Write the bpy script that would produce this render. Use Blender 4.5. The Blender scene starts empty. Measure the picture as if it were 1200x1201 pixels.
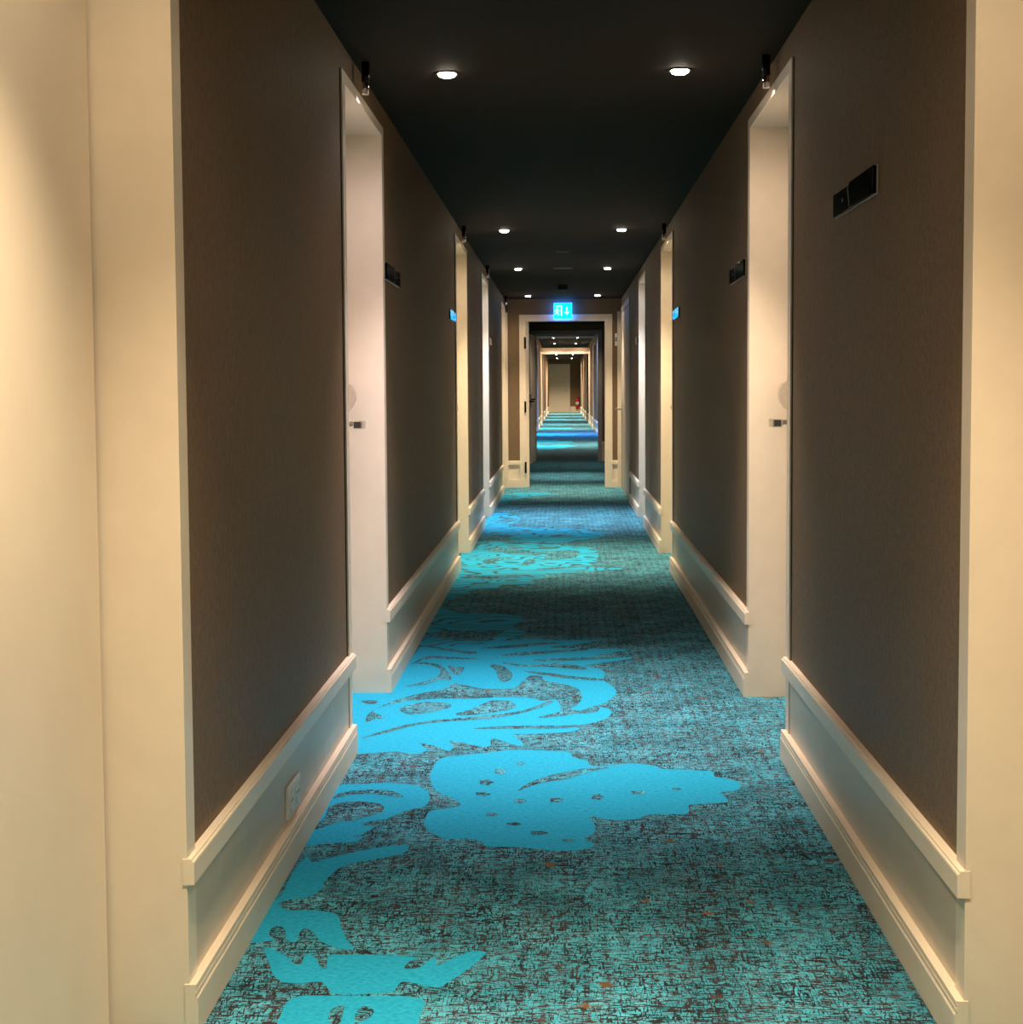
import bpy, bmesh, math, random
from mathutils import Vector, Matrix
random.seed(4)
C = bpy.context.scene.collection
PI = math.pi
# carpet motif outlines, millimetres on the floor
BLOOMS = [[(-420,4467),(-417,4585),(-402,4673),(-346,4710),(-256,4748),(-175,4786),(-73,4779),(15,4758),(28,4696),(73,4643),(85,4591),(134,4581),(206,4610),(285,4593),(308,4549),(360,4543),(463,4518),(466,4462),(521,4421),(536,4368),(516,4306),(467,4281),(477,4217),(468,4174),(365,4150),(356,4088),(337,4056),(244,4054),(202,4006),(132,4000),(71,4030),(84,3952),(79,3877),(52,3827),(74,3792),(65,3745),(-7,3721),(-95,3743),(-139,3753),(-205,3757),(-221,3794),(-260,3823),(-312,3817),(-353,3858),(-388,3945),(-391,4024),(-380,4078),(-319,4112),(-302,4149),(-326,4206),(-372,4264),(-400,4340)],[(-946,5675),(-715,6108),(-684,6490),(-671,6794),(-660,6923),(-556,6890),(-437,6794),(-308,6890),(-174,6956),(-15,6923),(154,6923),(51,6794),(-70,6731),(94,6700),(300,6670),(145,6521),(292,6492),(294,6435),(182,6351),(88,6268),(148,6215),(175,6111),(166,5961),(204,5795),(204,5682),(168,5552),(130,5468),(172,5407),(174,5328),(141,5232),(72,5157),(38,5138),(54,5084),(-13,5031),(-144,5012),(-176,4995),(-140,4877),(-155,4844),(-247,4943),(-250,4843),(-281,4827),(-332,4875),(-391,4908),(-376,4826),(-388,4771),(-441,4841),(-492,4873),(-459,4777),(-502,4729),(-560,4760),(-621,4744),(-681,4727),(-788,4711)],[(-716,3833),(-707,4075),(-701,4267),(-680,4349),(-619,4360),(-546,4372),(-488,4362),(-440,4332),(-409,4271),(-398,4212),(-400,4145),(-413,4116),(-452,4079),(-488,4024),(-511,3954),(-549,3861),(-571,3836),(-546,3836),(-559,3788),(-612,3779),(-684,3762)],[(-689,3335),(-677,3378),(-680,3531),(-666,3664),(-645,3622),(-594,3665),(-540,3710),(-467,3755),(-417,3765),(-411,3738),(-421,3694),(-482,3650),(-528,3624),(-565,3582),(-579,3533),(-589,3478),(-588,3425),(-604,3372),(-646,3350),(-673,3321),(-643,3279),(-598,3280),(-542,3267),(-518,3241),(-503,3175),(-477,3099),(-456,3051),(-478,3045),(-514,3068),(-545,3110),(-559,3142),(-583,3167),(-589,3135),(-587,3085),(-610,3097),(-627,3160),(-648,3179),(-658,3159),(-653,3121),(-636,3096),(-667,3083),(-695,3083),(-691,3108),(-688,3211)],[(-650,3047),(-630,3042),(-601,3013),(-577,2978),(-564,2962),(-554,2967),(-555,3008),(-542,3014),(-522,2979),(-510,2946),(-497,2946),(-504,3009),(-469,3015),(-423,3016),(-322,3006),(-332,2972),(-333,2944),(-303,2950),(-277,3007),(-268,2962),(-240,2997),(-201,3038),(-169,3033),(-188,2975),(-208,2930),(-235,2880),(-258,2848),(-303,2868),(-334,2873),(-346,2825),(-380,2820),(-413,2811),(-465,2818),(-495,2870),(-542,2863),(-579,2873),(-604,2911),(-622,2966)],[(-548,2675),(-549,2766),(-534,2796),(-506,2805),(-395,2804),(-323,2806),(-278,2786),(-280,2723),(-280,2676),(-281,2612),(-547,2606)],[(-747,9339),(-747,10618),(-672,10844),(-655,11205),(-615,11458),(-342,11387),(-126,11318),(61,11188),(217,11063),(259,10654),(238,10328),(221,10071),(170,9875),(122,9827),(442,9728),(256,9638),(74,9595),(118,9504),(-106,9462),(-125,9246),(-200,9163),(-186,8999),(-246,8842),(-370,8804),(-572,8692),(-717,8693)],[(-709,8625),(-543,8520),(-643,8321),(-675,8038),(-538,7816),(-245,7687),(-215,7524),(-257,7292),(-180,7144),(-270,6969),(-335,6867),(-693,6736),(-693,7218)],[(-693,12370),(-692,14189),(-484,13986),(-402,13427),(-472,12753),(69,12579),(352,12119),(228,11635),(118,11571),(-72,11380),(-430,11584),(-445,11997)],[(-708,15257),(-683,16906),(-105,16961),(-297,16475),(-480,16093)]]

VEINS = [[(-139,4288),(-109,4375),(-42,4465),(27,4522),(98,4564),(142,4558),(97,4523),(53,4480),(9,4424),(-67,4382),(-117,4319)],[(-720,5187),(-729,5321),(-701,5442),(-653,5568),(-581,5677),(-486,5768),(-457,5886),(-417,5862),(-336,5792),(-259,5779),(-203,5793),(-169,5935),(-142,6049),(-93,6034),(-82,5950),(-14,5888),(53,5794),(70,5659),(64,5551),(31,5426),(-13,5366),(-13,5467),(-32,5572),(-59,5572),(-77,5550),(-142,5614),(-243,5622),(-379,5591),(-490,5590),(-604,5547),(-685,5462),(-717,5361),(-661,5263),(-699,5225)],[(-620,5401),(-604,5463),(-530,5534),(-446,5505),(-432,5443),(-488,5362),(-562,5311),(-600,5342)],[(-406,5323),(-349,5403),(-286,5549),(-213,5549),(-184,5486),(-199,5405),(-275,5344),(-360,5297)],[(-710,4931),(-621,5078),(-524,5189),(-408,5246),(-273,5305),(-154,5385),(-59,5550),(-49,5508),(-136,5365),(-271,5247),(-397,5208),(-520,5152),(-609,5043)],[(-99,5260),(-30,5346),(31,5406),(62,5386),(121,5468),(133,5407),(109,5347),(39,5327),(-13,5288)],[(-329,5088),(-231,5125),(-114,5137),(-13,5138),(46,5149),(21,5102),(-96,5090),(-229,5089)],[(-322,6267),(-282,6294),(-225,6135),(-219,5984),(-255,5911),(-280,6033),(-291,6161)],[(-645,5837),(-568,5933),(-530,6057),(-536,6186),(-591,6294),(-656,6321),(-607,6349),(-537,6267),(-482,6083),(-472,5958),(-521,5958),(-571,5861)],[(-506,6267),(-474,6240),(-433,6240),(-442,6083),(-467,6083)],[(-274,6349),(-169,6295),(-35,6322),(67,6268),(102,6189),(46,6188),(-65,6241),(-198,6257)],[(-175,6151),(-64,6110),(45,6035),(162,5985),(151,5946),(25,5985),(-93,6069)],[(-292,6520),(-166,6609),(-15,6657),(94,6700),(104,6652),(-58,6579),(-185,6520)],[(-140,6406),(-15,6446),(144,6480),(292,6504),(291,6475),(90,6406),(-67,6378)],[(-693,6794),(-587,6731),(-471,6639),(-404,6609),(-411,6549),(-489,6597),(-582,6669)],[(-387,6700),(-259,6781),(-127,6845),(-15,6845),(-126,6781),(-245,6712)],[(-674,6293),(-620,6490),(-513,6479),(-372,6433),(-508,6422),(-604,6433)],[(-787,5545),(-734,5559),(-722,5504),(-753,5495)],[(-682,4189),(-679,4238),(-646,4278),(-587,4293),(-530,4286),(-493,4250),(-478,4215),(-529,4230),(-581,4249),(-635,4238),(-669,4208)],[(-681,4113),(-655,4155),(-603,4167),(-547,4152),(-523,4115),(-524,4060),(-560,4014),(-592,3979),(-627,3969),(-677,3900),(-690,3883),(-677,4022)],[(-561,3944),(-544,3971),(-505,3989),(-492,3971),(-498,3937),(-538,3928)],[(-456,2709),(-453,2743),(-434,2758),(-429,2719),(-430,2678),(-447,2678)],[(-405,2710),(-396,2754),(-373,2740),(-374,2711),(-394,2679),(-400,2679)],[(-615,10961),(-516,11079),(-355,10955),(-171,10776),(-18,10831),(110,10828),(113,10546),(56,10331),(-66,10229),(-140,10335),(-117,10550),(-256,10608),(-421,10667),(-541,10784)],[(-290,10029),(-248,10284),(-193,10231),(-207,10028),(-264,9930)],[(-572,10186),(-519,10341),(-399,10392),(-339,10445),(-429,10235),(-525,9983)],[(-664,9426),(-503,9336),(-338,9377),(-257,9247),(-345,9248),(-518,9208)],[(-200,9691),(-17,9830),(169,9846),(52,9762),(-108,9671)],[(-666,7060),(-559,7218),(-395,7109),(-280,7254),(-364,6969),(-500,6901)],[(-632,13259),(-503,13611),(-402,13427),(-503,13169)],[(-126,4606),(-132,4594),(-136,4578),(-145,4587),(-154,4589),(-154,4606),(-156,4623),(-146,4624),(-137,4632),(-133,4618)],[(-178,4510),(-187,4493),(-191,4470),(-204,4483),(-217,4486),(-217,4510),(-220,4535),(-206,4536),(-195,4548),(-188,4527)],[(-216,4383),(-225,4367),(-230,4345),(-244,4358),(-258,4360),(-258,4383),(-262,4407),(-246,4408),(-234,4419),(-227,4399)],[(-218,4251),(-228,4241),(-234,4228),(-247,4235),(-262,4237),(-261,4251),(-265,4266),(-249,4267),(-236,4274),(-229,4261)],[(-110,4180),(-118,4169),(-122,4154),(-133,4162),(-144,4164),(-144,4179),(-147,4196),(-134,4197),(-124,4204),(-118,4191)],[(-2,4190),(-11,4179),(-17,4164),(-28,4172),(-41,4174),(-40,4189),(-43,4206),(-29,4207),(-17,4215),(-11,4201)],[(118,4226),(109,4213),(103,4194),(92,4205),(80,4207),(82,4226),(80,4246),(93,4248),(104,4257),(109,4240)],[(253,4276),(240,4268),(232,4257),(217,4263),(200,4264),(202,4275),(199,4286),(218,4287),(234,4292),(241,4283)],[(353,4313),(346,4307),(342,4298),(334,4303),(325,4304),(327,4313),(326,4322),(336,4323),(344,4327),(347,4319)],[(-188,4045),(-196,4037),(-201,4026),(-211,4033),(-223,4034),(-223,4045),(-226,4057),(-213,4058),(-203,4063),(-197,4053)],[(-119,3954),(-128,3948),(-134,3939),(-146,3944),(-160,3945),(-159,3954),(-162,3963),(-147,3964),(-135,3969),(-129,3961)],[(-43,3875),(-54,3866),(-61,3855),(-75,3861),(-91,3862),(-90,3874),(-93,3887),(-76,3887),(-62,3893),(-55,3883)],[(32,3810),(23,3804),(18,3796),(7,3800),(-6,3801),(-4,3810),(-7,3819),(7,3819),(18,3824),(23,3816)]]

# ------------------------------------------------------------------ materials
def mat(name):
    m = bpy.data.materials.new(name); m.use_nodes = True
    nt = m.node_tree; b = nt.nodes['Principled BSDF']
    return m, nt, b
def nd(nt, kind, **kw):
    n = nt.nodes.new(kind)
    for k, v in kw.items(): setattr(n, k, v)
    return n
def coords(nt, scale=(1, 1, 1)):
    tc = nd(nt, 'ShaderNodeTexCoord'); mp = nd(nt, 'ShaderNodeMapping')
    mp.inputs['Scale'].default_value = scale
    nt.links.new(tc.outputs['Object'], mp.inputs['Vector']); return mp.outputs['Vector']
def noise(nt, scale, vec, detail=3.0, rough=.55):
    n = nd(nt, 'ShaderNodeTexNoise'); n.inputs['Scale'].default_value = scale
    n.inputs['Detail'].default_value = detail; n.inputs['Roughness'].default_value = rough
    nt.links.new(vec, n.inputs['Vector']); return n.outputs['Fac']
def ramp(nt, fac, a, b, ca=(0, 0, 0, 1), cb=(1, 1, 1, 1)):
    r = nd(nt, 'ShaderNodeValToRGB'); e = r.color_ramp.elements
    e[0].position, e[0].color = a, ca; e[1].position, e[1].color = b, cb
    nt.links.new(fac, r.inputs['Fac']); return r.outputs['Color']
def mix(nt, fac, a, b, mode='MIX'):
    n = nd(nt, 'ShaderNodeMix', data_type='RGBA', blend_type=mode)
    for sock, v in ((n.inputs[0], fac), (n.inputs[6], a), (n.inputs[7], b)):
        if hasattr(v, 'links'): nt.links.new(v, sock)
        else: sock.default_value = v if not isinstance(v, tuple) or len(v) == 4 else (*v, 1)
    return n.outputs[2]
def math_node(nt, op, a, b):
    n = nd(nt, 'ShaderNodeMath', operation=op)
    for i, v in enumerate((a, b)):
        if hasattr(v, 'links'): nt.links.new(v, n.inputs[i])
        else: n.inputs[i].default_value = v
    return n.outputs[0]
def bump(nt, b, h, strength, dist):
    n = nd(nt, 'ShaderNodeBump'); n.inputs['Strength'].default_value = strength
    n.inputs['Distance'].default_value = dist
    nt.links.new(h, n.inputs['Height']); nt.links.new(n.outputs['Normal'], b.inputs['Normal'])
def plain(name, col, rough, metal=0.0, var=.08, nscale=14.0, bstr=.08, bdist=.001, spec=None):
    m, nt, b = mat(name)
    f = noise(nt, nscale, coords(nt), 4)
    lo = tuple(c * (1 - var) for c in col); hi = tuple(min(1, c * (1 + var)) for c in col)
    nt.links.new(ramp(nt, f, .3, .7, (*lo, 1), (*hi, 1)), b.inputs['Base Color'])
    b.inputs['Roughness'].default_value = rough; b.inputs['Metallic'].default_value = metal
    if spec is not None: b.inputs['Specular IOR Level'].default_value = spec
    if bstr: bump(nt, b, noise(nt, 260, coords(nt), 2), bstr, bdist)
    return m
def emitter(name, col, strength):
    m, nt, b = mat(name)
    b.inputs['Base Color'].default_value = (*col, 1); b.inputs['Emission Color'].default_value = (*col, 1)
    b.inputs['Emission Strength'].default_value = strength; b.inputs['Roughness'].default_value = .3
    return m

TRIM = plain('cream_paint', (.83, .70, .545), .42, var=.025, bstr=.05)
PANEL = plain('greige_panel_paint', (.66, .545, .42), .45, var=.025, bstr=.05)
LEAF = plain('cream_door_lacquer', (.82, .69, .54), .38, var=.025, nscale=6, bstr=.05)
DARKTRIM = plain('grey_door_lacquer', (.42, .37, .33), .45, var=.03)
CEIL = plain('charcoal_ceiling_paint', (.024, .0158, .0078), .8, var=.12, nscale=40, bstr=.15, bdist=.002, spec=.15)
BLACK = plain('black_glass', (.003, .003, .004), .05, var=.1, bstr=0)
BLACK.node_tree.nodes['Principled BSDF'].inputs['IOR'].default_value = 1.12
BLACKMETAL = plain('black_lacquered_metal', (.012, .011, .011), .22, metal=.6, var=.1, bstr=0)
STEEL = plain('brushed_steel', (.62, .58, .53), .28, metal=1, var=.05, nscale=60, bstr=.05)
CHROME = plain('polished_chrome', (.75, .73, .72), .12, metal=1, var=.03, bstr=0)
DARKPLASTIC = plain('dark_plastic', (.02, .019, .018), .5, var=.1, bstr=0)
GREYPLASTIC = plain('grey_plastic', (.10, .09, .08), .5, var=.1, bstr=0)
WHITEPLASTIC = plain('white_plastic', (.80, .76, .70), .35, var=.02, bstr=0)
SHADOWGAP = plain('brown_gap_shade', (.07, .042, .026), .7, var=.1, bstr=0)  # dark brown that paints the shade of gaps around casing and leaf
RED = plain('red_enamel', (.55, .012, .01), .3, var=.06, bstr=0)
LABELW = plain('white_label', (.8, .8, .78), .5, var=.02, bstr=0)
GLOW = emitter('lamp_lens', (1.0, .88, .70), 30.0)
SIGNGLOW = emitter('exit_sign_face', (0.0, .58, 1.0), 1.1)
SIGNSIDE = emitter('exit_sign_light_panel', (.03, .20, 1.0), 6.5)
SIGNWHITE = emitter('exit_sign_pictogram', (.55, .95, 1.0), 1.0)

def wallpaper():
    m, nt, b = mat('brown_fabric_wallpaper')
    v = noise(nt, 1, coords(nt, (240, 240, 60)), 3)
    hz = noise(nt, 1, coords(nt, (90, 90, 420)), 2)
    fab = math_node(nt, 'ADD', math_node(nt, 'MULTIPLY', v, .65), math_node(nt, 'MULTIPLY', hz, .35))
    c = ramp(nt, fab, .33, .67, (.115, .076, .041, 1), (.255, .168, .092, 1))
    big = noise(nt, .9, coords(nt), 2)
    nt.links.new(mix(nt, ramp(nt, big, .35, .65), c, mix(nt, 1.0, c, (1.12, 1.0, .9), 'MULTIPLY')), b.inputs['Base Color'])
    b.inputs['Roughness'].default_value = .62; b.inputs['Specular IOR Level'].default_value = .35
    bump(nt, b, fab, .5, .002)
    return m
WALL = wallpaper()

def carpet(kind):
    m, nt, b = mat({'weave': 'woven_teal_carpet', 'motif': 'cyan_carpet_motif', 'veined': 'veined_cyan_carpet_motif'}[kind])
    if kind == 'weave':
        def ridge(sc, w):
            n = noise(nt, 1, coords(nt, sc), 1, .5)
            d = math_node(nt, 'ABSOLUTE', math_node(nt, 'SUBTRACT', n, .5), 0)
            return ramp(nt, math_node(nt, 'ADD', d, shift), w, w + .022, (1, 1, 1, 1), (0, 0, 0, 1))
        big = noise(nt, 4.5, coords(nt), 4)
        shift = math_node(nt, 'MULTIPLY', math_node(nt, 'SUBTRACT', big, .5), .075)
        dark = math_node(nt, 'MAXIMUM', ridge((23, 150, 1), .043), ridge((125, 24, 1), .022))
        light = ramp(nt, noise(nt, 5, coords(nt), 3), .35, .65, (.050, .32, .43, 1), (.105, .52, .69, 1))
        dk = ramp(nt, noise(nt, 9, coords(nt), 3), .35, .65, (.020, .022, .026, 1), (.060, .048, .047, 1))
        c = mix(nt, dark, light, dk)
        vo = nd(nt, 'ShaderNodeTexVoronoi'); vo.inputs['Scale'].default_value = 8.5; vo.inputs['Randomness'].default_value = 1
        wob = nd(nt, 'ShaderNodeVectorMath', operation='ADD')
        nz = nd(nt, 'ShaderNodeTexNoise'); nz.inputs['Scale'].default_value = 60; nt.links.new(coords(nt), nz.inputs['Vector'])
        sc = nd(nt, 'ShaderNodeVectorMath', operation='SCALE'); sc.inputs['Scale'].default_value = .035
        nt.links.new(nz.outputs['Color'], sc.inputs[0]); nt.links.new(coords(nt), wob.inputs[0]); nt.links.new(sc.outputs[0], wob.inputs[1])
        nt.links.new(wob.outputs[0], vo.inputs['Vector'])
        sep = nd(nt, 'ShaderNodeSeparateColor'); nt.links.new(vo.outputs['Color'], sep.inputs[0])
        pick = math_node(nt, 'GREATER_THAN', sep.outputs[0], .45)
        fleck = math_node(nt, 'MULTIPLY', ramp(nt, vo.outputs['Distance'], .085, .14, (1, 1, 1, 1), (0, 0, 0, 1)), pick)
        fc = ramp(nt, sep.outputs[1], .2, .8, (.10, .030, .022, 1), (.23, .10, .020, 1))
        c = mix(nt, math_node(nt, 'MULTIPLY', fleck, .85), c, fc)
    else:
        f = noise(nt, 90, coords(nt), 3)
        f = math_node(nt, 'ADD', math_node(nt, 'MULTIPLY', f, .5), math_node(nt, 'MULTIPLY', noise(nt, 1, coords(nt, (60, 170, 1)), 2), .5))
        c = ramp(nt, f, .38, .62, (.014, .33, .55, 1), (.028, .44, .69, 1))
        if kind == 'veined':
            n = noise(nt, 1, coords(nt, (1.7, 2.6, 1)), 1.5)
            d = math_node(nt, 'ABSOLUTE', math_node(nt, 'SUBTRACT', math_node(nt, 'FRACT', math_node(nt, 'MULTIPLY', n, 11), 0), .5), 0)
            c = mix(nt, ramp(nt, d, .10, .16, (1, 1, 1, 1), (0, 0, 0, 1)), c, (.05, .12, .13))
    nt.links.new(c, b.inputs['Base Color'])
    b.inputs['Roughness'].default_value = .95; b.inputs['Specular IOR Level'].default_value = .1
    bump(nt, b, noise(nt, 300, coords(nt), 2), .5, .002)
    return m
WEAVE, MOTIF, VEINED = carpet('weave'), carpet('motif'), carpet('veined')

# ------------------------------------------------------------------ mesh helpers
def box(bm, x0, x1, y0, y1, z0, z1, bev=0.0, mi=0):
    t = bmesh.new(); bmesh.ops.create_cube(t, size=1)
    for v in t.verts:
        v.co = Vector(((x0 + x1) / 2 + v.co.x * abs(x1 - x0), (y0 + y1) / 2 + v.co.y * abs(y1 - y0), (z0 + z1) / 2 + v.co.z * abs(z1 - z0)))
    if bev: bmesh.ops.bevel(t, geom=t.edges[:], offset=bev, segments=2, affect='EDGES', profile=.6)
    merge(bm, t, mi)
def merge(bm, t, mi=0):
    for f in t.faces: f.material_index = mi
    me = bpy.data.meshes.new('tmp'); t.to_mesh(me); t.free(); bm.from_mesh(me); bpy.data.meshes.remove(me)
def lathe(bm, prof, seg=28, M=None, mi=0):
    t = bmesh.new(); rings = []
    for r, z in prof:
        rings.append([t.verts.new((r * math.cos(2 * PI * i / seg), r * math.sin(2 * PI * i / seg), z)) for i in range(seg)])
    for a, b in zip(rings, rings[1:]):
        for i in range(seg): t.faces.new((a[i], a[(i + 1) % seg], b[(i + 1) % seg], b[i]))
    t.faces.new(rings[0][::-1]); t.faces.new(rings[-1])
    for f in t.faces: f.smooth = len(f.verts) == 4
    bmesh.ops.recalc_face_normals(t, faces=t.faces[:])
    if M: bmesh.ops.transform(t, matrix=M, verts=t.verts[:])
    merge(bm, t, mi)
def prism(bm, poly, M, depth, mi=0):
    """poly in a plane (u,v), extruded by depth along w; M maps (u,v,w) to place"""
    t = bmesh.new()
    a = [t.verts.new((u, v, 0)) for u, v in poly]; b = [t.verts.new((u, v, depth)) for u, v in poly]
    t.faces.new(a[::-1]); t.faces.new(b)
    for i in range(len(poly)): t.faces.new((a[i], a[(i + 1) % len(poly)], b[(i + 1) % len(poly)], b[i]))
    bmesh.ops.transform(t, matrix=M, verts=t.verts[:])
    bmesh.ops.recalc_face_normals(t, faces=t.faces[:])
    merge(bm, t, mi)
def tube(bm, pts, r, seg=12):
    t = bmesh.new(); rings = []
    for i, p in enumerate(pts):
        p = Vector(p); a = Vector(pts[max(0, i - 1)]); c = Vector(pts[min(len(pts) - 1, i + 1)])
        d = (c - a).normalized(); u = d.orthogonal().normalized() if i == 0 else (u - d * u.dot(d)).normalized(); w = d.cross(u)
        rings.append([t.verts.new(p + r * (math.cos(2 * PI * k / seg) * u + math.sin(2 * PI * k / seg) * w)) for k in range(seg)])
    for a, b in zip(rings, rings[1:]):
        for i in range(seg):
            f = t.faces.new((a[i], a[(i + 1) % seg], b[(i + 1) % seg], b[i])); f.smooth = True
    t.faces.new(rings[0][::-1]); t.faces.new(rings[-1]); bmesh.ops.recalc_face_normals(t, faces=t.faces[:]); merge(bm, t)
def obj(name, bm, mats, parent=None):
    me = bpy.data.meshes.new(name); bm.to_mesh(me); bm.free()
    for m in (mats if isinstance(mats, (list, tuple)) else [mats]): me.materials.append(m)
    o = bpy.data.objects.new(name, me); C.objects.link(o)
    if parent: o.parent = parent; o.matrix_parent_inverse = Matrix.Translation(parent.location).inverted()
    return o
def tag(o, label, cat, group=None, kind=None):
    o['label'] = label; o['category'] = cat
    if group: o['group'] = group
    if kind: o['kind'] = kind
    return o
def empty(name, loc):
    o = bpy.data.objects.new(name, None); C.objects.link(o); o.location = loc; o.empty_display_size = .05; return o
def struct(name, bm, m, label, cat):
    return tag(obj(name, bm, m), label, cat, kind='structure')

# ------------------------------------------------------------------ dimensions (metres, camera above the origin)
H = 2.327                                  # ceiling
XL, XR = -.711, .728                       # wallpaper faces
CL, CR = -.703, .720                       # casing faces
ZT, ZI = 2.237, 2.1995                     # casing top, opening top
END, LOB, FAR = 17.963, 24.6, 78.8         # end wall with door, second wall, last wall
BACK = -9.0
H2, XL2, XR2 = 2.85, -.77, .96             # far corridor
OL = [(-7.0, -6.0), (-3.4, -2.4), (1.65, 2.630), (4.751, 5.702), (9.676, 10.704), (12.80, 13.778), (16.90, 17.86)]
OR = [(-7.0, -6.0), (-3.4, -2.4), (1.61, 2.586), (4.687, 5.637), (9.612, 10.651), (12.75, 13.732)]
OFL = [(36.9, 37.9), (43.3, 44.3), (51.0, 52.0), (54.5, 55.5), (68.0, 69.0)]
OFR = [(37.2, 38.2), (44.0, 45.0), (50.7, 51.6), (57.0, 58.0), (69.0, 70.0)]

# ------------------------------------------------------------------ floor: one carpet, the tufted motif a little proud of the weave
bm = bmesh.new()
def sheet(x0, x1, y0, y1, z):
    vs = [bm.verts.new(p) for p in ((x0, y0, z), (x1, y0, z), (x1, y1, z), (x0, y1, z))]; bm.faces.new(vs)
sheet(-3.2, 3.2, BACK, FAR + .2, 0)
def smooth_closed(p, n=4):
    out = []
    for i in range(len(p)):
        a, b, c, d = (Vector(p[(i + k) % len(p)]) for k in (-1, 0, 1, 2))
        for j in range(n):
            t = j / n
            q = .5 * ((2 * b) + (c - a) * t + (2 * a - 5 * b + 4 * c - d) * t * t + (3 * b - a - 3 * c + d) * t ** 3)
            out.append(q)
    return out
def patch(poly, z, mi):
    pts = smooth_closed([(x / 1000, y / 1000) for x, y in poly])
    f = bm.faces.new([bm.verts.new((p.x, p.y, z)) for p in pts]); f.material_index = mi
    if f.normal.z == 0: f.normal_update()
    if f.normal.z < 0: f.normal_flip()
    return f
fs = []
for i, p in enumerate(BLOOMS): fs.append(patch(p, .0004 + .00003 * i, 2 if i >= 6 else 1))
for i, p in enumerate(VEINS): fs.append(patch(p, .0010 + .00001 * i, 0))
# further blooms down the corridor, along its left side
for yc, w in ((31.0, .8), (34.0, .7), (39.5, .9), (46.5, .8), (53.5, .8), (61, .8)):
    ring = []
    for k in range(22):
        a = 2 * PI * k / 22; r = 1 + .22 * math.sin(3 * a + yc) + .12 * math.sin(7 * a)
        ring.append((1000 * (-.35 + w * .75 * r * math.cos(a)), 1000 * (yc + 1.1 * r * math.sin(a))))
    fs.append(patch(ring, .0004, 1))
bmesh.ops.triangulate(bm, faces=fs)
struct('floor', bm, [WEAVE, MOTIF, VEINED], 'teal and black woven carpet with bright cyan floral motif along the left side', 'carpet')

# ------------------------------------------------------------------ ceilings
bm = bmesh.new(); box(bm, -3.2, 3.2, BACK, LOB + .1, H, H + .2)
struct('ceiling', bm, CEIL, 'low charcoal ceiling with two rows of recessed downlights', 'ceiling')
bm = bmesh.new(); box(bm, -3.2, 3.2, LOB + .1, FAR + .2, H2, H2 + .2)
struct('ceiling_far', bm, CEIL, 'dark ceiling of the far corridor beyond the second doorway', 'ceiling')

# ------------------------------------------------------------------ side walls, dado, base
def spans(ops, y0, y1):
    out, y = [], y0
    for a, b in ops: out.append((y, a)); y = b
    out.append((y, y1)); return [s for s in out if s[1] - s[0] > .03]
def side_wall(name, side, x, ops, y0, y1, h, zi, label):
    bm = bmesh.new(); t = .26 * side
    for a, b in spans(ops, y0, y1):
        lo = a + (.02 if a != y0 else 0); hi = b - (.02 if b != y1 else 0)
        box(bm, x, x + t, lo, hi, 0, h)
    for a, b in ops: box(bm, x, x + t, a - .02, b + .02, zi + .02, h)
    return struct(name, bm, WALL, label, 'wall')
def base_profile(xw, xb, zb):
    """cross-section of the skirting, from wall face xw to front xb"""
    s = 1 if xb > xw else -1; p = abs(xb - xw)
    f = lambda k: xw + s * p * k
    return [(xw, 0), (f(1), 0), (f(1), zb - .026), (f(.93), zb - .023), (f(.80), zb - .022), (f(.80), zb - .020), (f(.93), zb - .019), (f(.93), zb - .013), (f(.80), zb - .011), (f(.80), zb - .009), (f(.92), zb - .008), (f(.90), zb), (xw, zb)]
def rail_profile(xw, xr, z0, z1):
    s = 1 if xr > xw else -1; p = abs(xr - xw); f = lambda k: xw + s * p * k
    return [(xw, z0), (f(1), z0), (f(1), z1 - .008), (f(.93), z1 - .005), (f(.80), z1 - .005), (f(.78), z1 - .001), (f(.7), z1), (xw, z1)]
MXZ = lambda y: Matrix(((1, 0, 0, 0), (0, 0, 1, y), (0, 1, 0, 0), (0, 0, 0, 1)))     # (u,v,w) -> (u, y+w, v)
counter = {'trim': 0, 'door': 0}
def trim(bm, label, cat='moulding', m=None):
    counter['trim'] += 1
    return struct('trim_%d' % counter['trim'], bm, m or TRIM, label, cat)
def dado(side_name, side, xw, xb, xr, ops, y0, y1, zb=.0946, z0=.2843, z1=.3333, where=''):
    segs = [s for s in spans(ops, y0, y1) if s[1] - s[0] > .15]
    for i, (a, b) in enumerate(segs):
        w = '%s wall, stretch %s' % (side_name, where[i] if i < len(where) else 'behind the camera')
        bm = bmesh.new(); prism(bm, base_profile(xw, xb, zb), MXZ(a - .0025), b - a + .005)
        struct('baseboard_%s' % side_name, bm, TRIM, 'cream grooved skirting board on the %s' % w, 'skirting board')
        bm = bmesh.new(); prism(bm, rail_profile(xw, xr, z0, z1), MXZ(a - .0025), b - a + .005)
        trim(bm, 'cream dado rail on the %s' % w, 'dado rail')
        bm = bmesh.new(); lo = a + (.062 if a != y0 else 0); hi = b - (.062 if b != y1 else 0)
        box(bm, xw, xw - side * .004, lo, hi, .02, z0 + .01)
        trim(bm, 'greige panel between rail and skirting on the %s' % w, 'wall panel', PANEL)
side_wall('wall_left', -1, XL, OL, BACK, END, H, ZI, 'brown fabric papered left wall with door recesses')
side_wall('wall_right', 1, XR, OR, BACK, END, H, ZI, 'brown fabric papered right wall with door recesses')
WH = ['behind the camera', 'beside the camera', 'beside the camera', 'before the nearest far doors', 'between first and second doors', 'between second and third doors', 'between third door and the end', 'at the corridor end']
dado('left', -1, XL, -.687, -.6896, OL, BACK, END, where=WH)
dado('right', 1, XR, .7026, .7051, OR, BACK, 15.50, where=WH)
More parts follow.
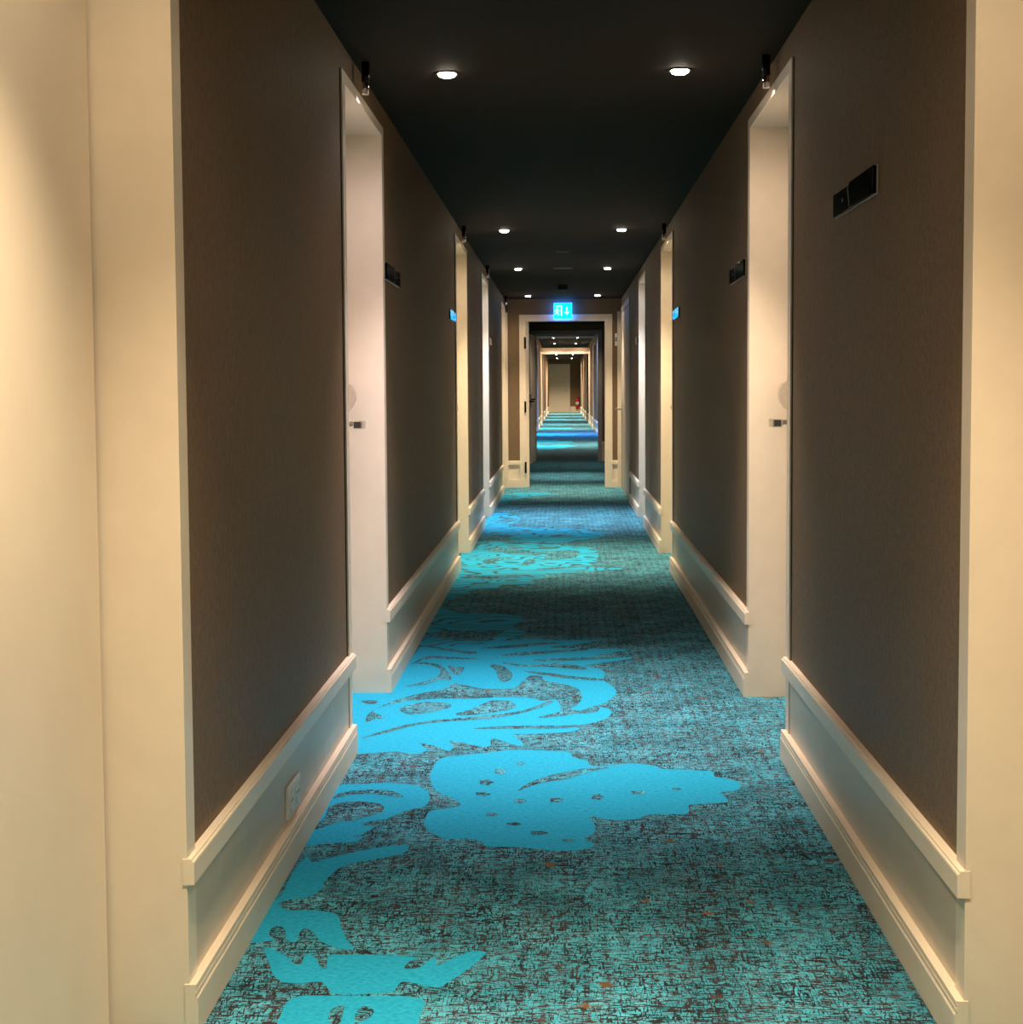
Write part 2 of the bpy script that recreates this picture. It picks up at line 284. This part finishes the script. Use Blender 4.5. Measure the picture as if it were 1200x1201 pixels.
side_wall('wall_left_far', -1, XL2, OFL, LOB + .1, FAR, H2, 2.5, 'brown left wall of the far corridor')
side_wall('wall_right_far', 1, XR2, OFR, LOB + .1, FAR, H2, 2.5, 'brown right wall of the far corridor')
FW = ['of the far corridor, first', 'of the far corridor, second', 'of the far corridor, third', 'of the far corridor, fourth', 'of the far corridor, fifth', 'of the far corridor, last']
dado('left', -1, XL2, XL2 + .024, XL2 + .021, OFL, LOB + .1, FAR, where=FW)
dado('right', 1, XR2, XR2 - .024, XR2 - .021, OFR, LOB + .1, FAR, where=FW)
# lobby between the two cross walls, and the corridor's end behind the camera
for n, s in (('wall_left_lobby', -1), ('wall_right_lobby', 1)):
    bm = bmesh.new(); box(bm, s * 1.6, s * 1.8, END, LOB + .1, 0, H)
    struct(n, bm, WALL, 'dark %s wall of the lobby between the two doorways' % ('left' if s < 0 else 'right'), 'wall')
bm = bmesh.new(); box(bm, -1.2, 1.2, BACK - .1, BACK, 0, H); struct('wall_rear', bm, TRIM, 'pale wall closing the corridor behind the camera', 'wall')

# ------------------------------------------------------------------ side doors in deep cream recesses
def side_door(side, ops, xc, xw, zi, zt, label, lock=False, depth=.15):
    a, b = ops; counter['door'] += 1
    root = empty('door_%d' % counter['door'], (xc + side * depth, (a + b) / 2, 0))
    tag(root, label, 'door', kind='structure')
    bm = bmesh.new(); xo = xw + side * .26
    # casing boards on the wall face, mitred into one frame, and the deep jamb lining behind them
    X = sorted((xc, xw - side * .0)); w = .06
    u0, u1 = a - w, b + w
    head = [(u0, zt), (u1, zt), (b, zi), (a, zi)]
    Mx = Matrix(((0, 0, 1, X[0]), (1, 0, 0, 0), (0, 1, 0, 0), (0, 0, 0, 1)))
    prism(bm, head, Mx, X[1] - X[0]); prism(bm, [(u0, 0), (a, 0), (a, zi), (u0, zt)], Mx, X[1] - X[0]); prism(bm, [(b, 0), (u1, 0), (u1, zt), (b, zi)], Mx, X[1] - X[0])
    l0, l1 = sorted((xw, xo))
    box(bm, l0, l1, a - .02, a, 0, zi + .02); box(bm, l0, l1, b, b + .02, 0, zi + .02); box(bm, l0, l1, a, b, zi, zi + .02)
    s0, s1 = sorted((xc + side * (depth + .046), xo))
    box(bm, s0, s1, a, a + .018, 0, zi); box(bm, s0, s1, b - .018, b, 0, zi); box(bm, s0, s1, a, b, zi - .018, zi)
    obj('door_casing', bm, TRIM, root)
    bm = bmesh.new(); e = .003
    for y0, y1 in ((u0 - e, u0), (u1, u1 + e)): box(bm, *sorted((xw - side * .003, xw)), y0, y1, 0, zt)
    for y0, y1 in ((a, a + .0088), (b - .0088, b)): box(bm, *sorted((xc + side * (depth + .004), xc + side * (depth + .03))), y0, y1, 0, zi)  # dark strips standing in for the shade in the gap beside the leaf
    obj('gap_shade_strips', bm, SHADOWGAP, root)
    bm = bmesh.new()
    box(bm, *sorted((xc + side * depth, xc + side * (depth + .045))), a + .009, b - .009, .005, zi - .006, bev=.0015)
    obj('door_leaf', bm, LEAF, root)
    if lock:
        xd = xc + side * depth; yk = b - .075; s = -side
        bm = bmesh.new(); box(bm, *sorted((xd, xd + s * .012)), yk - .035, yk + .035, .96, 1.25, bev=.004)
        lp = obj('lock_plate', bm, STEEL, root)
        bm = bmesh.new()                                    # bulging card reader cover
        prof = [(0, 1.125), (.020, 1.125), (.038, 1.148), (.047, 1.172), (.045, 1.20), (.034, 1.222), (.012, 1.235), (0, 1.235)]
        prism(bm, [(xd + s * u, z) for u, z in prof], MXZ(yk - .03), .06)
        r = obj('card_reader', bm, STEEL, lp); r['label'] = 'rounded steel card reader cover'
        bm = bmesh.new(); tube(bm, [(xd + s * .01, yk, 1.075), (xd + s * .05, yk, 1.075), (xd + s * .060, yk - .006, 1.075), (xd + s * .068, yk - .02, 1.075), (xd + s * .072, yk - .045, 1.075)], .0095)
        box(bm, *sorted((xd + s * .056, xd + s * .090)), yk - .150, yk - .035, 1.058, 1.090, bev=.004)
        obj('door_lever', bm, STEEL, lp)
        bm = bmesh.new(); box(bm, *sorted((xd + s * .060, xd + s * .086)), yk - .1515, yk - .1495, 1.062, 1.086)
        cap = obj('lever_end_cap', bm, DARKPLASTIC, lp); cap['label'] = 'dark end of the lever'
    return root
NL = ['farther behind the camera on the left', 'behind the camera on the left', 'nearest on the left, its leaf filling the left edge', 'second on the left, with steel lever seen in profile', 'third on the left', 'fourth on the left', 'last on the left before the end wall']
NR = ['farther behind the camera on the right', 'behind the camera on the right', 'nearest on the right, only its far jamb seen', 'second on the right, with steel lever seen in profile', 'third on the right', 'fourth on the right']
for i, o in enumerate(OL): side_door(-1, o, CL, XL, ZI, ZT, 'cream guest room door in a deep recess, %s' % NL[i], lock=i in (3, 4))
for i, o in enumerate(OR): side_door(1, o, CR, XR, ZI, ZT, 'cream guest room door in a deep recess, %s' % NR[i], lock=i in (3, 4))
OD = ['first', 'second', 'third', 'fourth', 'fifth']
for i, o in enumerate(OFL): side_door(-1, o, XL2 + .03, XL2, 2.5, 2.56, 'cream doorway on the left of the far corridor, %s' % OD[i])
for i, o in enumerate(OFR): side_door(1, o, XR2 - .03, XR2, 2.5, 2.56, 'cream doorway on the right of the far corridor, %s' % OD[i])

# flush service door near the end on the right
counter['door'] += 1
r = tag(empty('door_%d' % counter['door'], (XR, 16.6, 0)), 'flush grey service door with lever on the right beside the end wall', 'door', kind='structure')
bm = bmesh.new(); box(bm, XR - .018, XR, 15.55, 15.62, 0, 2.2, .002); box(bm, XR - .018, XR, 17.55, 17.66, 0, 2.2, .002); box(bm, XR - .018, XR, 15.62, 17.55, 2.13, 2.2, .002); obj('door_frame', bm, DARKTRIM, r)
bm = bmesh.new(); box(bm, XR - .012, XR, 15.625, 17.545, .008, 2.125, .002); obj('door_leaf', bm, DARKTRIM, r)
bm = bmesh.new(); box(bm, XR - .02, XR - .010, 17.40, 17.46, .85, 1.04, .003); lp = obj('lock_plate', bm, STEEL, r)
bm = bmesh.new(); tube(bm, [(XR - .012, 17.43, .975), (XR - .06, 17.43, .975), (XR - .082, 17.42, .975), (XR - .09, 17.39, .975), (XR - .09, 17.30, .975)], .012); obj('door_lever', bm, STEEL, lp)
# bright corner posts where the side walls meet the end wall
for x0, x1, s in ((XL, -.676, 'left'), (.676, XR, 'right')):
    bm = bmesh.new(); box(bm, x0, x1, END - .05, END, 0, 2.165, .003); trim(bm, 'slim cream corner post in the %s corner of the end wall' % s, 'corner post')

# ------------------------------------------------------------------ end wall with the fire door frame
def cross_wall(name, y0, y1, x0, x1, o0, o1, zo, h, label):
    bm = bmesh.new()
    box(bm, x0, o0, y0, y1, 0, h); box(bm, o1, x1, y0, y1, 0, h); box(bm, o0, o1, y0, y1, zo, h)
    struct(name, bm, WALL, label, 'wall')
def cross_dado(segs, y, label):
    for (a, b, s) in segs:
        M = Matrix(((0, 0, 1, a), (1, 0, 0, 0), (0, 1, 0, 0), (0, 0, 0, 1)))
        bm = bmesh.new(); prism(bm, base_profile(y, y - .024, .0946), M, b - a); struct('baseboard_%s' % label[1], bm, TRIM, 'cream skirting on the %s, %s side' % (label[0], s), 'skirting board')
        bm = bmesh.new(); prism(bm, rail_profile(y, y - .022, .2843, .3333), M, b - a); trim(bm, 'cream dado rail on the %s, %s side' % (label[0], s), 'dado rail')
        bm = bmesh.new(); box(bm, a, b, y - .004, y, .02, .29); trim(bm, 'cream dado panel on the %s, %s side' % (label[0], s), 'wall panel')
cross_wall('wall_end', END, END + .15, -1.8, 1.8, -.47, .56, 2.075, H, 'brown end wall around the cream fire door frame')
cross_dado([(XL, -.532, 'left'), (.592, XR, 'right')], END, ('end wall', 'end'))
def frame(y0, y1, yb, o0, o1, zo, w, lip, m, root, name='door_frame'):
    bm = bmesh.new(); Mx = Matrix(((1, 0, 0, 0), (0, 0, 1, yb), (0, 1, 0, 0), (0, 0, 0, 1)))
    d = y0 - yb
    prism(bm, [(o0 - w, zo + w), (o1 + w, zo + w), (o1, zo), (o0, zo)], Mx, d); prism(bm, [(o0 - w, 0), (o0, 0), (o0, zo), (o0 - w, zo + w)], Mx, d); prism(bm, [(o1, 0), (o1 + w, 0), (o1 + w, zo + w), (o1, zo)], Mx, d)
    box(bm, o0 - .03, o0, y0, y1, 0, zo + .03); box(bm, o1, o1 + .03, y0, y1, 0, zo + .03); box(bm, o0, o1, y0, y1, zo, zo + .03)
    box(bm, o0, o0 + lip, y0 + .05, y1, 0, zo); box(bm, o1 - lip * .3, o1, y0 + .05, y1, 0, zo)
    return obj(name, bm, m, root)
def swung_leaf(root, hx, hy, ang, length, h, m, name='door_leaf'):
    """leaf hinged at (hx, hy), lying along direction ang"""
    bm = bmesh.new(); box(bm, 0, length, -.022, .022, .008, h, .002)
    M = Matrix.Translation((hx, hy, 0)) @ Matrix.Rotation(ang, 4, 'Z'); bmesh.ops.transform(bm, matrix=M, verts=bm.verts[:])
    lf = obj(name, bm, m, root)
    for s in (-1, 1):
        bm = bmesh.new(); box(bm, length - .11, length - .05, s * .022, s * .030, .93, 1.15, .003)
        tube(bm, [(length - .075, s * .025, 1.06), (length - .075, s * .07, 1.06), (length - .09, s * .078, 1.06), (length - .21, s * .078, 1.06)], .011)
        bmesh.ops.transform(bm, matrix=M, verts=bm.verts[:]); obj('door_lever', bm, BLACKMETAL, lf)
    return lf
counter['door'] += 1
r = tag(empty('door_%d' % counter['door'], (0, END, 0)), 'cream fire door frame under the cyan exit sign, its leaf swung away', 'door', kind='structure')
frame(END, END + .15, END - .02, -.453, .533, 2.055, .08, .035, TRIM, r)
lf = swung_leaf(r, -.445, END + .17, math.radians(91), .93, 2.04, LEAF)
for z in (1.79, 1.0, .25):
    bm = bmesh.new(); lathe(bm, [(.011, -.07), (.013, -.065), (.013, .065), (.011, .07)], 14, Matrix.Translation((-.462, END - .028, z)))
    obj('hinge', bm, BLACKMETAL, r)
cross_wall('wall_cross', LOB, LOB + .15, -1.8, 1.8, -.475, .605, 2.15, H, 'dark cross wall around the second doorway')
bm = bmesh.new(); box(bm, -1.8, 1.8, LOB, LOB + .15, H, H2 + .2); struct('wall_cross_upper', bm, CEIL, 'dark bulkhead above the second doorway', 'wall')
cross_dado([(.665, 1.6, 'right')], LOB, ('cross wall', 'cross'))
counter['door'] += 1
r = tag(empty('door_%d' % counter['door'], (.065, LOB, 0)), 'second doorway down the corridor, grey frame with leaf swung towards the camera', 'door', kind='structure')
frame(LOB, LOB + .15, LOB - .02, -.475, .605, 2.15, .06, .03, DARKTRIM, r)
swung_leaf(r, -.475, LOB - .03, math.radians(-94), 1.04, 2.12, LEAF)

# ------------------------------------------------------------------ far corridor: header beam, batten, last wall and door
bm = bmesh.new(); box(bm, XL2, XR2, 51.7, 51.95, 2.5, 2.72, .01); trim(bm, 'cream header beam across the far corridor', 'beam')
bm = bmesh.new(); box(bm, XL2, XR2, 44.3, 44.4, H2 - .05, H2, .005); trim(bm, 'slim pale batten across the far corridor ceiling', 'batten')
cross_wall('wall_far', FAR, FAR + .15, -1.2, 1.3, -.72, .37, 2.62, H2, 'dark wall closing the far corridor')
cross_dado([(.42, XR2, 'right')], FAR, ('far wall', 'far'))
counter['door'] += 1
r = tag(empty('door_%d' % counter['door'], (-.175, FAR, 0)), 'plain beige door closing the far end of the corridor', 'door', kind='structure')
frame(FAR, FAR + .15, FAR - .02, -.70, .35, 2.58, .05, .02, TRIM, r)
bm = bmesh.new(); box(bm, -.698, .348, FAR + .03, FAR + .08, .005, 2.575, .002); obj('door_leaf', bm, LEAF, r)
bm = bmesh.new(); box(bm, .20, .28, FAR + .012, FAR + .03, 1.05, 1.35, .003); tube(bm, [(.24, FAR + .02, 1.2), (.24, FAR - .05, 1.2), (.22, FAR - .06, 1.2), (.1, FAR - .06, 1.2)], .014); obj('door_lever', bm, STEEL, r)

# ------------------------------------------------------------------ lamps
WARM, COOL, NEUT, BLUE, PALE = (1, .82, .57), (1, .86, .92), (1, .83, .66), (.22, .42, 1), (.78, .84, 1)
MC = {'first door on the left': WARM, 'first door on the right': WARM, 'second door on the left': COOL, 'second door on the right': NEUT, 'third door on the left': WARM, 'third door on the right': WARM, 'fourth door on the left': (1, .84, .80), 'last door on the left': WARM}
def beam(root, name, loc, col, watts, cone, blend, aim=None):
    l = bpy.data.lights.new(name, 'SPOT'); l.energy = watts; l.color = col; l.spot_size = math.radians(cone); l.spot_blend = blend; l.shadow_soft_size = .025
    o = bpy.data.objects.new(name, l); C.objects.link(o); o.parent = root; o.location = loc
    if aim: o.rotation_euler = aim.to_track_quat('-Z', 'Y').to_euler()
MW = 3.6
def downlight(x, y, z, col, watts, label, group, cone=83, spill=.05):
    root = tag(empty('downlight', (x, y, z)), label, 'ceiling light', group)
    bm = bmesh.new(); lathe(bm, [(.042, 0), (.042, -.003), (.039, -.004), (.034, -.003), (.032, .0)], 32, Matrix.Translation((x, y, z)))
    ring = obj('trim_ring', bm, DARKPLASTIC, root)
    bm = bmesh.new(); lathe(bm, [(.0315, -.002), (.0315, -.0045), (.029, -.010), (.020, -.014), (.006, -.0155)], 28, Matrix.Translation((x, y, z)))
    obj('lamp_lens', bm, GLOW, root)
    beam(root, 'downlight_core', (0, 0, -.022), col, watts, cone, 1.0)
    beam(root, 'downlight_spill', (0, 0, -.022), col, watts * spill, 150, .5)
    return root
PAIRS = [(-6.5, WARM, WARM, 110, 'farther behind the camera'), (-2.9, WARM, WARM, 110, 'behind the camera'), (2.0, WARM, WARM, 130, 'just above the camera view'), (5.21, COOL, NEUT, 130, 'nearest pair on the ceiling'), (10.27, WARM, WARM, 150, 'second pair on the ceiling'), (13.49, PALE, PALE, 165, 'third pair on the ceiling'), (17.3, WARM, WARM, 140, 'last pair before the exit sign')]
for y, cl, cr, w, t in PAIRS:
    downlight(-.406, y, H, cl, w, 'small recessed round downlight, left one of the %s' % t, 'recessed downlights')
    downlight(.418, y, H, cr, w, 'small recessed round downlight, right one of the %s' % t, 'recessed downlights')
downlight(.04, 20.2, H, NEUT, 170, 'first downlight in the lobby ceiling beyond the exit sign', 'recessed downlights', 64, .16)
downlight(.42, 23.3, H, NEUT, 16, 'added faint downlight brightening the second door leaf, in the lobby ceiling', 'recessed downlights', 90, 1.4)  # added lamp, only there to brighten the swung leaf of the second doorway
for i, (y, c, w) in enumerate([(32.0, NEUT, 190), (40.0, BLUE, 260), (45.6, NEUT, 190), (51.0, NEUT, 200), (59.5, NEUT, 220), (66.5, NEUT, 240), (74.5, WARM, 380)]):
    for x, s in ((-.28, 'left'), (.47, 'right')):
        downlight(x, y, H2, c, w, 'tiny downlight in the far corridor, %s one of pair %s' % (s, ['nearest', 'next', 'third', 'fourth', 'fifth', 'sixth', 'last'][i]), 'far corridor downlights', 100, .8)
# slim spotlights hanging over the door heads
for x, y, t in ((-.671, 1.95, 'first door on the left'), (.692, 1.92, 'first door on the right'), (-.671, 5.02, 'second door on the left'), (.692, 5.0, 'second door on the right'), (-.671, 9.98, 'third door on the left'), (.692, 9.95, 'third door on the right'), (-.671, 13.1, 'fourth door on the left'), (-.671, 17.3, 'last door on the left')):
    root = tag(empty('door_spotlight', (x, y, H)), 'slim black and chrome cylinder spotlight over the %s' % t, 'spotlight', 'cylinder spotlights over the doors')
    bm = bmesh.new(); lathe(bm, [(.014, 0), (.014, -.066), (.012, -.068)], 20, Matrix.Translation((x, y, H))); obj('housing', bm, BLACKMETAL, root)
    bm = bmesh.new(); lathe(bm, [(.010, -.068), (.011, -.07), (.013, -.108), (.011, -.110)], 20, Matrix.Translation((x, y, H))); obj('barrel', bm, CHROME, root)
    beam(root, 'spotlight_beam', (0, 0, -.125), MC[t], MW * 1.1, 128, 1.0, Vector((.38 if x > 0 else -.38, .5, -.85)))

# ------------------------------------------------------------------ exit sign
sx, sy, sz = .006, END, 2.176
root = tag(empty('exit_sign', (sx, sy, sz)), 'glowing cyan exit sign with running figure and down arrow above the fire door', 'sign')
bm = bmesh.new(); box(bm, sx - .112, sx + .112, sy - .085, sy, sz - .098, sz + .098, .006); obj('light_panel', bm, SIGNSIDE, root)
bm = bmesh.new(); box(bm, sx - .110, sx + .110, sy - .092, sy - .085, sz - .096, sz + .096, .002); obj('sign_face', bm, SIGNGLOW, root)
Mp = Matrix(((1, 0, 0, sx), (0, 0, 1, sy - .0945), (0, 1, 0, sz), (0, 0, 0, 1)))
bm = bmesh.new()
prism(bm, [(-.085, .062), (-.010, .062), (-.010, -.062), (-.024, -.062), (-.024, .048), (-.085, .048)], Mp, .002)          # doorway outline
prism(bm, [(-.070 + .011 * math.cos(k * PI / 6), .030 + .011 * math.sin(k * PI / 6)) for k in range(12)], Mp, .002)         # head
prism(bm, [(-.086, .016), (-.066, .018), (-.052, .004), (-.036, .006), (-.036, -.002), (-.055, -.005), (-.062, .002), (-.064, -.018), (-.046, -.030), (-.050, -.058), (-.060, -.058), (-.058, -.036), (-.074, -.026), (-.082, -.044), (-.098, -.046), (-.098, -.038), (-.088, -.036), (-.080, -.012), (-.078, .006), (-.090, .000), (-.096, -.014), (-.102, -.010), (-.096, .008)], Mp, .002)
prism(bm, [(.042, .048), (.056, .048), (.056, -.012), (.082, -.012), (.049, -.052), (.016, -.012), (.042, -.012)], Mp, .002)
obj('pictogram', bm, SIGNWHITE, root)

# ------------------------------------------------------------------ room number plates
def plate(side, y0, y1, label, z0=1.650, z1=1.714):
    x = XR if side > 0 else XL; s = -side
    root = tag(empty('room_sign', (x, (y0 + y1) / 2, z0)), label, 'sign', 'black glass room signs')
    X = lambda a, b: sorted((x + s * a, x + s * b))
    bm = bmesh.new(); box(bm, *X(0, .004), y0 - .004, y1 + .004, z0 - .002, z1 + .002, .001); obj('backing_plate', bm, STEEL, root)
    ym = y0 + .56 * (y1 - y0)
    bm = bmesh.new(); box(bm, *X(.004, .012), y0, ym, z0, z1, .0012); obj('glass_panel', bm, BLACK, root)
    bm = bmesh.new(); box(bm, *X(.004, .010), ym + .004, y1, z0, z1 - .003, .0012); p2 = obj('glass_panel', bm, BLACK, root)
    bm = bmesh.new()
    arc = [(ym + .006 - .012 * math.cos(t), z0 + .004 + (z1 - z0 - .008) * (t / PI)) for t in [PI * k / 12 for k in range(13)]]
    arc2 = [(a + .007, z) for a, z in arc[::-1]]
    Mx = Matrix(((0, 0, s, x + s * .0102), (1, 0, 0, 0), (0, 1, 0, 0), (0, 0, 0, 1)))
    prism(bm, arc + arc2, Mx, .002); obj('divider', bm, GREYPLASTIC, root)
    bm = bmesh.new(); prism(bm, [(y1 - .13 + .008 * math.cos(k * PI / 8), (z0 + z1) / 2 + .005 * math.sin(k * PI / 8)) for k in range(16)], Mx, .0006); obj('indicator_dot', bm, GREYPLASTIC, root)
plate(1, 3.40, 3.903, 'black glass room sign on the right wall, nearest and largest')
plate(1, 5.80, 6.300, 'black glass room sign on the right wall just past the second door')
plate(1, 9.03, 9.530, 'black glass room sign on the right wall before the third door, reflecting the exit sign')
plate(1, 13.88, 14.38, 'black glass room sign on the right wall past the fourth door')
plate(-1, 5.80, 6.300, 'black glass room sign on the left wall just past the second door')
plate(-1, 9.09, 9.590, 'black glass room sign on the left wall before the third door, reflecting the exit sign')
plate(-1, 13.92, 14.42, 'black glass room sign on the left wall past the fourth door')

# ------------------------------------------------------------------ double socket on the left dado panel
xs = XL + .004
root = tag(empty('wall_socket', (xs, 3.68, .157)), 'white double power socket low on the left wall panel', 'socket')
bm = bmesh.new(); box(bm, xs, xs + .009, 3.598, 3.762, .115, .199, .003); obj('cover_plate', bm, WHITEPLASTIC, root)
for yc in (3.640, 3.720):
    R = Matrix.Translation((xs + .009, yc, .157)) @ Matrix.Rotation(PI / 2, 4, 'Y')
    bm = bmesh.new(); lathe(bm, [(.032, -.001), (.032, .002), (.029, .003), (.026, .0012), (.022, .0008)], 24, R); so = obj('socket_insert', bm, WHITEPLASTIC, root)
    bm = bmesh.new()
    for d in (-.0095, .0095): lathe(bm, [(.0032, 0), (.0032, .0014)], 10, Matrix.Translation((xs + .0092, yc + d, .157)) @ Matrix.Rotation(PI / 2, 4, 'Y'))
    obj('pin_holes', bm, DARKPLASTIC, so)

# ------------------------------------------------------------------ ceiling fittings on the centre line
root = tag(empty('smoke_detector', (.004, 15.6, H)), 'dark smoke detector hanging from the ceiling in front of the exit sign', 'smoke detector')
bm = bmesh.new(); lathe(bm, [(.050, 0), (.052, -.006), (.052, -.016), (.046, -.020)], 28, Matrix.Translation((.004, 15.6, H))); obj('mounting_base', bm, DARKPLASTIC, root)
bm = bmesh.new(); lathe(bm, [(.050, -.020), (.056, -.026), (.056, -.044), (.046, -.058), (.020, -.064)], 28, Matrix.Translation((.004, 15.6, H))); obj('sensor_head', bm, DARKPLASTIC, root)
for y, rad, lab in ((11.86, .055, 'small flush round ceiling disc, nearer of two on the centre line'), (13.45, .09, 'flush round ceiling grille, farther of two on the centre line')):
    root = tag(empty('ceiling_speaker', (.008, y, H)), lab, 'ceiling fitting', 'flush ceiling fittings')
    bm = bmesh.new(); lathe(bm, [(rad, 0), (rad, -.004), (rad - .008, -.006), (rad - .012, -.002)], 30, Matrix.Translation((.008, y, H))); obj('rim', bm, GREYPLASTIC, root)
    bm = bmesh.new(); lathe(bm, [(rad - .012, 0), (rad - .014, -.003), (.004, -.004)], 30, Matrix.Translation((.008, y, H))); obj('grille', bm, DARKPLASTIC, root)
root = tag(empty('wall_switch', (.661, END, 1.82)), 'small white box on the end wall right of the fire door', 'switch')
bm = bmesh.new(); box(bm, .646, .674, END - .016, END, 1.745, 1.898, .003); obj('switch_box', bm, WHITEPLASTIC, root)
bm = bmesh.new(); box(bm, .652, .668, END - .021, END - .016, 1.80, 1.85, .002); obj('switch_rocker', bm, GREYPLASTIC, root)

# ------------------------------------------------------------------ fire extinguisher at the far end
fx, fy, fz = .80, FAR - .13, .22
root = tag(empty('fire_extinguisher', (fx, fy, fz)), 'red fire extinguisher at the far end wall beside the beige door', 'fire extinguisher')
T = Matrix.Translation((fx, fy, fz))
bm = bmesh.new(); lathe(bm, [(.085, 0), (.095, .012), (.098, .05), (.098, .44), (.088, .50), (.055, .545), (.030, .56), (.030, .60)], 28, T); obj('cylinder_body', bm, RED, root)
bm = bmesh.new(); lathe(bm, [(.0992, .20), (.0992, .36)], 28, T); obj('instruction_label', bm, LABELW, root)
bm = bmesh.new(); box(bm, fx - .03, fx + .03, fy - .03, fy + .03, fz + .60, fz + .64, .006); box(bm, fx - .10, fx + .02, fy - .014, fy + .014, fz + .655, fz + .675, .004); box(bm, fx - .02, fx + .02, fy - .012, fy + .012, fz + .64, fz + .66); obj('valve_handle', bm, RED, root)
bm = bmesh.new(); tube(bm, [(fx + .03, fy, fz + .62), (fx + .09, fy - .01, fz + .60), (fx + .115, fy - .01, fz + .50), (fx + .112, fy - .01, fz + .2)], .014); obj('hose', bm, DARKPLASTIC, root)
bm = bmesh.new(); box(bm, fx - .05, fx + .05, fy + .09, FAR, fz + .35, fz + .40, .004); obj('wall_bracket', bm, STEEL, root)

# ------------------------------------------------------------------ camera, world, view
cam = bpy.data.cameras.new('camera'); co = bpy.data.objects.new('camera', cam); C.objects.link(co)
PITCH, YAW, ROLL, F = -.0582, .0356, -.0062, 1700.0
fw = Vector((-math.sin(YAW) * math.cos(PITCH), math.cos(YAW) * math.cos(PITCH), math.sin(PITCH)))
rt = Vector((math.cos(YAW), math.sin(YAW), 0)); up = rt.cross(fw)
r2 = math.cos(ROLL) * rt + math.sin(ROLL) * up; u2 = -math.sin(ROLL) * rt + math.cos(ROLL) * up
co.matrix_world = Matrix(((r2.x, u2.x, -fw.x, 0), (r2.y, u2.y, -fw.y, 0), (r2.z, u2.z, -fw.z, 1.2), (0, 0, 0, 1)))
cam.sensor_fit = 'HORIZONTAL'; cam.sensor_width = 36; cam.lens = F / 1200 * 36; cam.shift_y = -.0359
cam.clip_start = .02; cam.clip_end = 200
sc = bpy.context.scene; sc.camera = co
w = bpy.data.worlds.new('world'); sc.world = w; w.use_nodes = True
w.node_tree.nodes['Background'].inputs[0].default_value = (0, 0, 0, 1)
vs = sc.view_settings; vs.view_transform = 'Standard'; vs.look = 'None'; vs.gamma = 1; vs.use_curve_mapping = False; vs.exposure = 0.66
